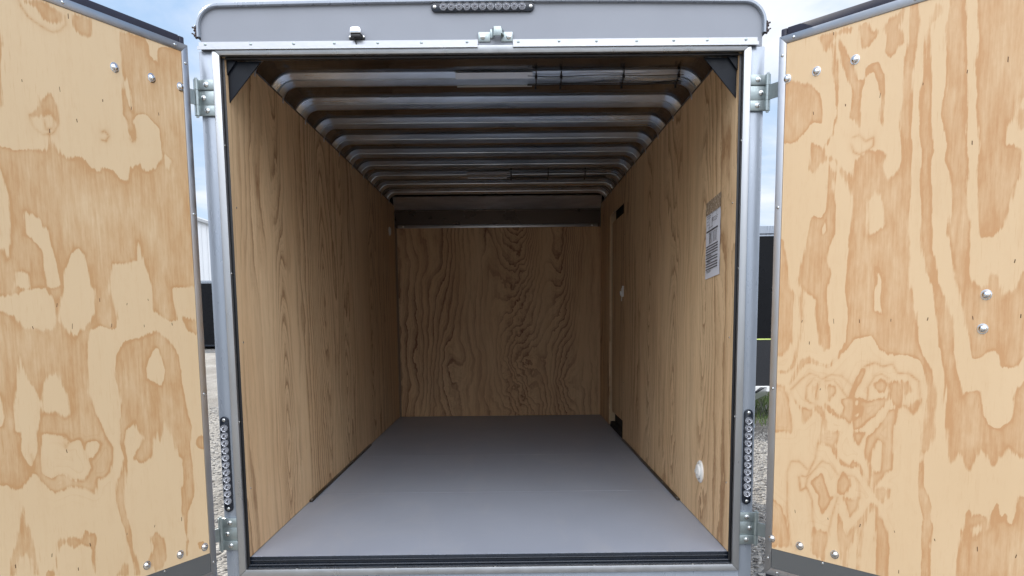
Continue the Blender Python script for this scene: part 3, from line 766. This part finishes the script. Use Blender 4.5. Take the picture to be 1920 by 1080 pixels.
def rear_door(side, corner, ang, fig, mply, label):
    s = 1 if side == 'R' else -1              # body of the leaf extends to local y*s
    def yy(a, c): return tuple(sorted((a * s, c * s)))
    DW, ZB, ZT = .90, -.04, 1.75
    f = MB(); y0, y1 = yy(.006, .030); f.box(.012, DW - .012, y0, y1, ZB + .012, ZT - .012)
    d = f.build('rear_door', M_SKIN); P(d); d['label'] = label
    d.location = (*corner, 0); d.rotation_euler = (0, 0, ang)
    FW = .0255; y0, y1 = yy(0, .026)
    f = MB()
    f.prism([(0, ZB), (FW, ZB + FW), (FW, ZT - FW), (0, ZT)], 'y', y0, y1, bev=.0012)
    f.prism([(0.0004, ZT), (FW, ZT - FW), (DW - FW, ZT - FW), (DW - .0004, ZT)], 'y', y0, y1, bev=.0012)
    f.prism([(0.0004, ZB), (DW - .0004, ZB), (DW - FW, ZB + FW), (FW, ZB + FW)], 'y', y0, y1, bev=.0012)
    f.prism([(DW, ZB), (DW, ZT), (DW - FW, ZT - FW), (DW - FW, ZB + FW)], 'y', y0, y1, bev=.0012)
    fr_ = sub(f.build('door_frame', M_ALU, smooth=True), d)
    f = MB(); y0, y1 = yy(.0262, .040)
    f.box(-.011, .010, y0, y1, ZB - .022, ZT + .033, .004); f.box(.0105, DW + .01, y0, y1, ZT - .002, ZT + .034, .004)
    f.box(.0105, DW + .01, y0, y1, ZB - .022, ZB + .006, .004); f.box(DW - .01, DW + .012, y0, y1, ZB + .0065, ZT - .0025, .004)
    sub(f.build('door_seal', M_SEAL, smooth=True), d)
    f = MB(); y0, y1 = yy(.0035, .0058); f.box(FW + .0004, DW - FW - .0004, y0, y1, ZB + FW + .0004, .0545); sub(f.build('door_skirt', M_SKIRT), d)
    # plywood leaf lining: fine grid carrying the figure of the veneer
    u0, u1, z0, z1 = FW + .0006, DW - FW - .0006, .055, ZT - FW - .0006; st = .005
    nu, nz = int((u1 - u0) / st), int((z1 - z0) / st)
    U, Z = np.meshgrid(np.linspace(u0, u1, nu), np.linspace(z0, z1, nz)); px, pz = U.ravel(), Z.ravel()
    sdf = np.full(px.shape, -.2); ln_ = np.full(px.shape, .5); bolts = []; slots = []
    for k, poly in parse(fig):
        if k == 'T': sdf = np.maximum(sdf, segdist(px, pz, poly, True))
        elif k == 'W': sdf = np.minimum(sdf, -segdist(px, pz, poly, True))
        elif k == 'N': ln_ = np.minimum(ln_, segdist(px, pz, poly, False))
        elif k == 'B': bolts = poly
        elif k == 'F': slots = poly
    g = sdf.reshape(nz, nu)
    for _ in range(1):                        # round the hand-set corners of the figure
        g = np.pad(g, 1, mode='edge'); g = (g[:-2, 1:-1] + g[2:, 1:-1] + g[1:-1, :-2] + g[1:-1, 2:] + 2 * g[1:-1, 1:-1]) / 6
    sdf = g.ravel() + .0008
    yp = .0025 * s
    verts = np.stack([px, np.full(px.shape, yp), pz], 1)
    idx = np.arange(nu * nz).reshape(nz, nu)
    q = np.stack([idx[:-1, :-1].ravel(), idx[:-1, 1:].ravel(), idx[1:, 1:].ravel(), idx[1:, :-1].ravel()], 1)
    if s < 0: q = q[:, ::-1]
    verts = verts.tolist(); faces = q.tolist(); nmain = len(faces)
    n0 = len(verts); yb = .0055 * s
    verts += [(u0, yp, z0), (u1, yp, z0), (u1, yp, z1), (u0, yp, z1), (u0, yb, z0), (u1, yb, z0), (u1, yb, z1), (u0, yb, z1)]
    faces += [(n0, n0 + 1, n0 + 5, n0 + 4), (n0 + 1, n0 + 2, n0 + 6, n0 + 5), (n0 + 2, n0 + 3, n0 + 7, n0 + 6), (n0 + 3, n0, n0 + 4, n0 + 7), (n0 + 4, n0 + 5, n0 + 6, n0 + 7)]
    ne = len(faces); rnd = random.Random(3)
    for (a, c) in slots:
        if not (u0 < a < u1 and z0 < c < z1): continue
        h = rnd.uniform(.006, .012) / 2 * (1.5 if rnd.random() < .15 else 1); w_ = rnd.uniform(.0007, .0013); sl_ = rnd.uniform(-.0012, .0012)
        ys_ = yp - .0004 * s; n0 = len(verts)
        verts += [(a - w_ + sl_, ys_, c + h), (a + w_ + sl_, ys_, c + h * .8), (a + w_ - sl_, ys_, c - h), (a - w_ - sl_, ys_, c - h * .8)]; faces.append((n0, n0 + 1, n0 + 2, n0 + 3))
    me = bpy.data.meshes.new('plywood_panel'); me.from_pydata(verts, [], faces)
    me.materials.append(mply); me.materials.append(M_SLOT); me.materials.append(M_EDGE)
    for i, p_ in enumerate(me.polygons):
        if i >= ne: p_.material_index = 1
        elif i >= nmain: p_.material_index = 2
    for nm, arr in (('figure', sdf), ('ringline', ln_)):
        at = me.attributes.new(nm, 'FLOAT', 'POINT'); full = np.full(len(verts), -.2 if nm == 'figure' else .5, np.float32); full[:len(arr)] = arr
        at.data.foreach_set('value', full)
    o = bpy.data.objects.new('plywood_panel', me); col.objects.link(o); sub(o, d)
    # carriage bolts
    n_ = (0, -s, 0)
    for (a, c) in bolts:
        f = MB(); r = .0115
        f.lathe([(r * 1.25, 0), (r * 1.25, .0012), (r, .0016), (r * .93, .004), (r * .7, .0068), (r * .35, .0084), (0, .0088)], (a, yp, c), n_, 24)
        sub(f.build('bolt', M_CHROME, smooth=True), d)
    # frame screws
    for (a, c) in ((.05, ZT - .013), (.013, ZT - .06), (.013, 1.21), (.013, .61), (.013, .018), (.048, ZB + .013), (.42, ZT - .013), (.80, ZT - .013), (.21, .047)):
        yb_ = .0035 * s if (a, c) == (.21, .047) else 0
        screw_obj(fr_, (a, yb_, c), n_, .005, M_ZINC)
    # hinge straps run from the pin to the outside of the leaf
    Mi = Matrix.Rotation(-ang, 3, 'Z')
    for zc in (1.604, .095):
        pin = Mi @ (Vector((s * .962, -.013, 0)) - Vector((*corner, 0)))
        f = MB()
        pts = [(pin.x, pin.y), (.004, .0355 * s * 1.0 + .004 * s)]
        a = Vector(pts[0]); b2 = Vector((.012, .0445 * s)); dd = (b2 - a).normalized(); nn = Vector((-dd.y, dd.x)) * .0022
        f.prism([tuple(a + nn), tuple(b2 + nn), tuple(b2 - nn), tuple(a - nn)], 'z', zc - .024, zc + .024)
        y0, y1 = yy(.0405, .045); f.box(.011, .34, y0, y1, zc - .024, zc + .024, .001)
        f.cyl((pin.x, pin.y, zc - .0245), (pin.x, pin.y, zc + .0245), .0088, seg=20)
        sub(f.build('hinge_strap', M_GALV, smooth=True), d)
    # outer skin seam and lock rod on the outside
    y0, y1 = yy(.046, .060); f = MB(); f.cyl((.45, .06 * s, ZB), (.45, .06 * s, ZT), .010); sub(f.build('lock_rod', M_GALV, smooth=True), d)
    return d
rear_door('L', (-.956, -.08), R(-116.37), LFIG, M_DL, 'left rear door with blotchy plywood lining')
rear_door('R', (.964, -.105), R(-50.52), RFIG, M_DR, 'right rear door with knotty streaked plywood lining')

# ================================================================== paper notice on the right wall
py0, py1, pz0, pz1 = .19, .393, 1.012, 1.262
N = empty('paper_notice', (W2 - .001, (py0 + py1) / 2, pz0), 'white printed sheet taped to the right plywood wall near the doorway', 'notice')
def PN(o): o.parent = N; o.matrix_parent_inverse = Matrix.Translation((-(W2 - .001), -(py0 + py1) / 2, -pz0)); return o
f = MB(); b = f.bm; rows = []
for i in range(9):
    rows.append([b.verts.new((W2 - .0016 - .0014 * abs(math.sin(j * 1.1 + i * .5)), py0 + (py1 - py0) * i / 8, pz0 + (pz1 - pz0) * j / 10 - .012 * i / 8)) for j in range(11)])
for A, B_ in zip(rows[:-1], rows[1:]):
    for i in range(10): b.faces.new((A[i], B_[i], B_[i + 1], A[i + 1]))
PN(f.build('sheet', M_PAPER, smooth=True))
f = MB()
def ink(a0, a1, t0, t1):        # a: 0 far edge .. 1 near edge, t: 0 top .. 1 bottom
    ya, yb = py1 - (py1 - py0) * a0, py1 - (py1 - py0) * a1
    sl0 = -.012 * (1 - a0) * 0
    za, zb = pz1 - (pz1 - pz0) * t0 - .012 * (py1 - 0) * 0, pz1 - (pz1 - pz0) * t1
    f.prism([(ya, za - .012 * (ya - py0) / (py1 - py0)), (yb, za - .012 * (yb - py0) / (py1 - py0)), (yb, zb - .012 * (yb - py0) / (py1 - py0)), (ya, zb - .012 * (ya - py0) / (py1 - py0))], 'x', W2 - .0039, W2 - .0036)
ink(.06, .84, .265, .288)
for t_ in (.50, .54, .58, .62, .68, .72, .77, .81, .85): ink(.05, .86, t_, t_ + .017)
rr = random.Random(5)
def text(a0, a1, t0, h=.007):
    a = a0
    while a < a1:
        w_ = rr.uniform(.012, .05); ink(a, min(a + w_, a1), t0, t0 + h); a += w_ + rr.uniform(.008, .018)
for t_, a0, a1 in ((.04, .10, .38), (.07, .10, .33), (.12, .08, .2), (.17, .08, .25), (.22, .2, .5), (.10, .42, .84), (.125, .42, .80), (.15, .5, .76), (.04, .72, .8), (.07, .72, .78), (.66, .1, .5), (.645, .1, .4), (.75, .15, .45), (.735, .15, .3), (.885, .12, .4), (.905, .12, .4)): text(a0, a1, t_)
for k in range(12): text(.28, .42, .31 + k * .014, .006); 
for k in range(10): text(.50, .80, .315 + k * .016, .004)
for a0 in (.26, .45): ink(a0, a0 + .006, .0, .26); ink(a0, a0 + .006, .3, .49)
PN(f.build('print', M_INK))
f = MB(); f.prism([(py0 - .003, pz1 + .027), (py1 + .003, pz1 + .012), (py1 + .003, pz1 - .016), (py0 - .003, pz1 - .004)], 'x', W2 - .0042, W2 - .0040)
f.prism([(py0 - .003, pz1 + .05), (py1 + .003, pz1 + .035), (py1 + .003, pz1 + .0125), (py0 - .003, pz1 + .0275)], 'x', W2 - .0024, W2 - .0022)
PN(f.build('tape', M_TAPE))

# ================================================================== background: trailers, building, grass
def back_trailer(name, loc, rz, w2, ln, z0, z1, label, tongue=True, stone=True):
    t = empty(name, (loc[0], loc[1], GZ), label, 'trailer', rz=rz)
    H0, H1 = z0 - GZ, z1 - GZ
    f = MB(); b = f.bm
    f.box(-w2, w2, 0, ln, H0, H1 - .09, .01); f.build('body', M_BTRIM, t)
    n = 8; r = .09
    pr = [(-w2, H1 - .0895), (-w2, H1 - r)] + [(-w2 + r - r * math.cos(math.pi / 2 * i / n), H1 - r + r * math.sin(math.pi / 2 * i / n)) for i in range(1, n + 1)] + [(w2 - r + r * math.sin(math.pi / 2 * i / n), H1 - r + r * math.cos(math.pi / 2 * i / n)) for i in range(0, n + 1)] + [(w2, H1 - .0895)]
    f = MB(); f.prism(pr[1:-1], 'y', -.006, ln + .006); f.box(-w2 - .006, w2 + .006, -.012, ln + .012, H1 - .125, H1 - .105, .003); f.build('roof', M_POST, t)
    f = MB(); f.box(-w2 - .008, w2 + .008, -.014, ln + .014, H0 - .07, H0, .004); f.build('floor_rail', M_WHITE if stone else M_BPLATE, t)
    if stone:
        f = MB(); f.box(-w2 + .01, w2 - .01, -.006, -.0005, H0 + .001, H0 + .58); f.build('stone_guard', simple('black_checker_plate', (.008, .009, .012), .45, 0, .2, 60, .5, 120), t)
        f = MB(); f.box(-w2 + .01, w2 - .01, -.012, -.0065, H0 + .582, H0 + .597); f.build('guard_trim', simple('yellow_green_trim', (.55, .65, .18), .4), t)
    for sx in (-1, 1):
        wm = wheel(0, 0, 0, .34, .2); o = wm.build('wheel', [M_TYRE, M_WHITE], t, True, (sx * (w2 + .12), ln * .55, .34))
        f = MB(); f.box(min(sx * w2, sx * (w2 + .25)), max(sx * w2, sx * (w2 + .25)), ln * .55 - .45, ln * .55 + .45, .70, .74, .01); f.build('fender', M_BPLATE, t)
    if tongue:
        f = MB(); f.prism([(-.62, 0), (-.54, 0), (.04, -1.3), (-.04, -1.3)], 'z', .34, .44); f.prism([(.62, 0), (.54, 0), (.0405, -1.299), (-.0395, -1.299)], 'z', .341, .439)
        f.box(-.05, .05, -1.55, -1.25, .40, .47, .01); f.build('tongue', M_ALU, t)
        f = MB(); f.cyl((0, -1.15, .1), (0, -1.15, .95), .03); f.cyl((0, -1.15, 0), (0, -1.15, .02), .1); f.tube([(0, -1.15, .93), (.12, -1.15, .93)], .012); f.build('jack', M_GALV, t, True)
        f = MB(); f.tube([(.1, -1.2, .42), (.12, -1.3, .12), (.02, -1.4, .10), (-.05, -1.3, .40)], .01); f.build('safety_chain', M_ZINC, t, True)
    return t
back_trailer('enclosed_trailer', (2.72, 6.85), R(-3), 1.08, 4.9, -.05, 1.93, 'black enclosed trailer with a grey rounded roof edge seen right of the doorway')
back_trailer('enclosed_trailer', (-13.4, 31.5), R(6), 1.9, 6, -.30, 2.56, 'distant black trailer in front of the white metal building', tongue=False, stone=False)
f = MB(); f.box(-.02, .02, 0, .004, 0, .28); st_ = f.build('webbing_strap', M_GREEN)
st_.location = (2.44, 5.9, -.28); st_.rotation_euler = (R(15), R(10), R(20)); tag(st_, 'neon green strap hanging at the tongue of the black trailer', 'strap')
# building
Bd = empty('metal_building', (-34, 57.3, GZ), 'white ribbed metal building with a low gable beyond the gravel yard', 'building')
f = MB(); f.prism([(-15, 0), (15, 0), (15, 7.3), (0, 12.3), (-15, 7.3)], 'y', 0, 30)
x = -14.9
while x < 15:
    zt = 12.25 - abs(x) / 3; f.box(x - .02, x + .02, -.04, .005, 0, zt); x += .42
f.build('wall', M_BLD, Bd)
f = MB()
for sx in (-1, 1): f.prism([(0, 12.31), (sx * 15.4, 7.18), (sx * 15.4, 7.38), (0, 12.55)], 'y', -.3, 30.3)
f.build('roof', M_ROOF, Bd)
f = MB(); f.box(-2.5, 2.5, -.06, -.045, 0, 4.2); f.build('door', M_POST, Bd)
# gravel stones near the trailer, one countless mass
rs_ = np.random.RandomState(4)
ico = bmesh.new(); bmesh.ops.create_icosphere(ico, subdivisions=1, radius=1)
iv = np.array([v.co[:] for v in ico.verts]); ifc = np.array([[v.index for v in f_.verts] for f_ in ico.faces]); ico.free()
V = []; Fc = []
def stones(n, xa, xb, ya, yb, lo, hi):
    for i in range(n):
        r = rs_.uniform(lo, hi); c = np.array([rs_.uniform(xa, xb), rs_.uniform(ya, yb), GZ + r * .18])
        q = iv * (1 + rs_.uniform(-.22, .22, (len(iv), 1))) * (r * np.array([1, rs_.uniform(.6, 1), rs_.uniform(.4, .7)])); a = rs_.uniform(0, 6.28)
        q = np.stack([q[:, 0] * np.cos(a) - q[:, 1] * np.sin(a), q[:, 0] * np.sin(a) + q[:, 1] * np.cos(a), q[:, 2]], 1)
        Fc.append(ifc + len(V) * len(iv)); V.append(q + c)
stones(9000, 1.0, 3.0, .5, 6.0, .008, .020)
stones(9000, -5.5, -1.0, .5, 9, .009, .022)
me = bpy.data.meshes.new('gravel'); me.from_pydata(np.concatenate(V).tolist(), [], np.concatenate(Fc).tolist()); me.materials.append(M_STONE)
tag_o = bpy.data.objects.new('gravel', me); col.objects.link(tag_o); tag(tag_o, 'loose grey and tan gravel covering the yard beside the trailer', 'gravel', kind='stuff')
# grass beyond the black trailer
V = []; Fc = []
for i in range(14000):
    x = rs_.uniform(2.6, 8); y = rs_.uniform(6.4, 13); h = rs_.uniform(.04, .16); a = rs_.uniform(0, 6.28); w_ = .006; lx, ly = rs_.uniform(-.05, .05, 2)
    n0 = len(V); V += [(x - w_ * math.cos(a), y - w_ * math.sin(a), GZ), (x + w_ * math.cos(a), y + w_ * math.sin(a), GZ), (x + lx, y + ly, GZ + h)]; Fc.append((n0, n0 + 1, n0 + 2))
me = bpy.data.meshes.new('grass'); me.from_pydata(V, [], Fc); me.materials.append(M_GRASS)
go = bpy.data.objects.new('grass', me); col.objects.link(go); tag(go, 'patchy green grass under and around the black trailer', 'grass', kind='stuff')
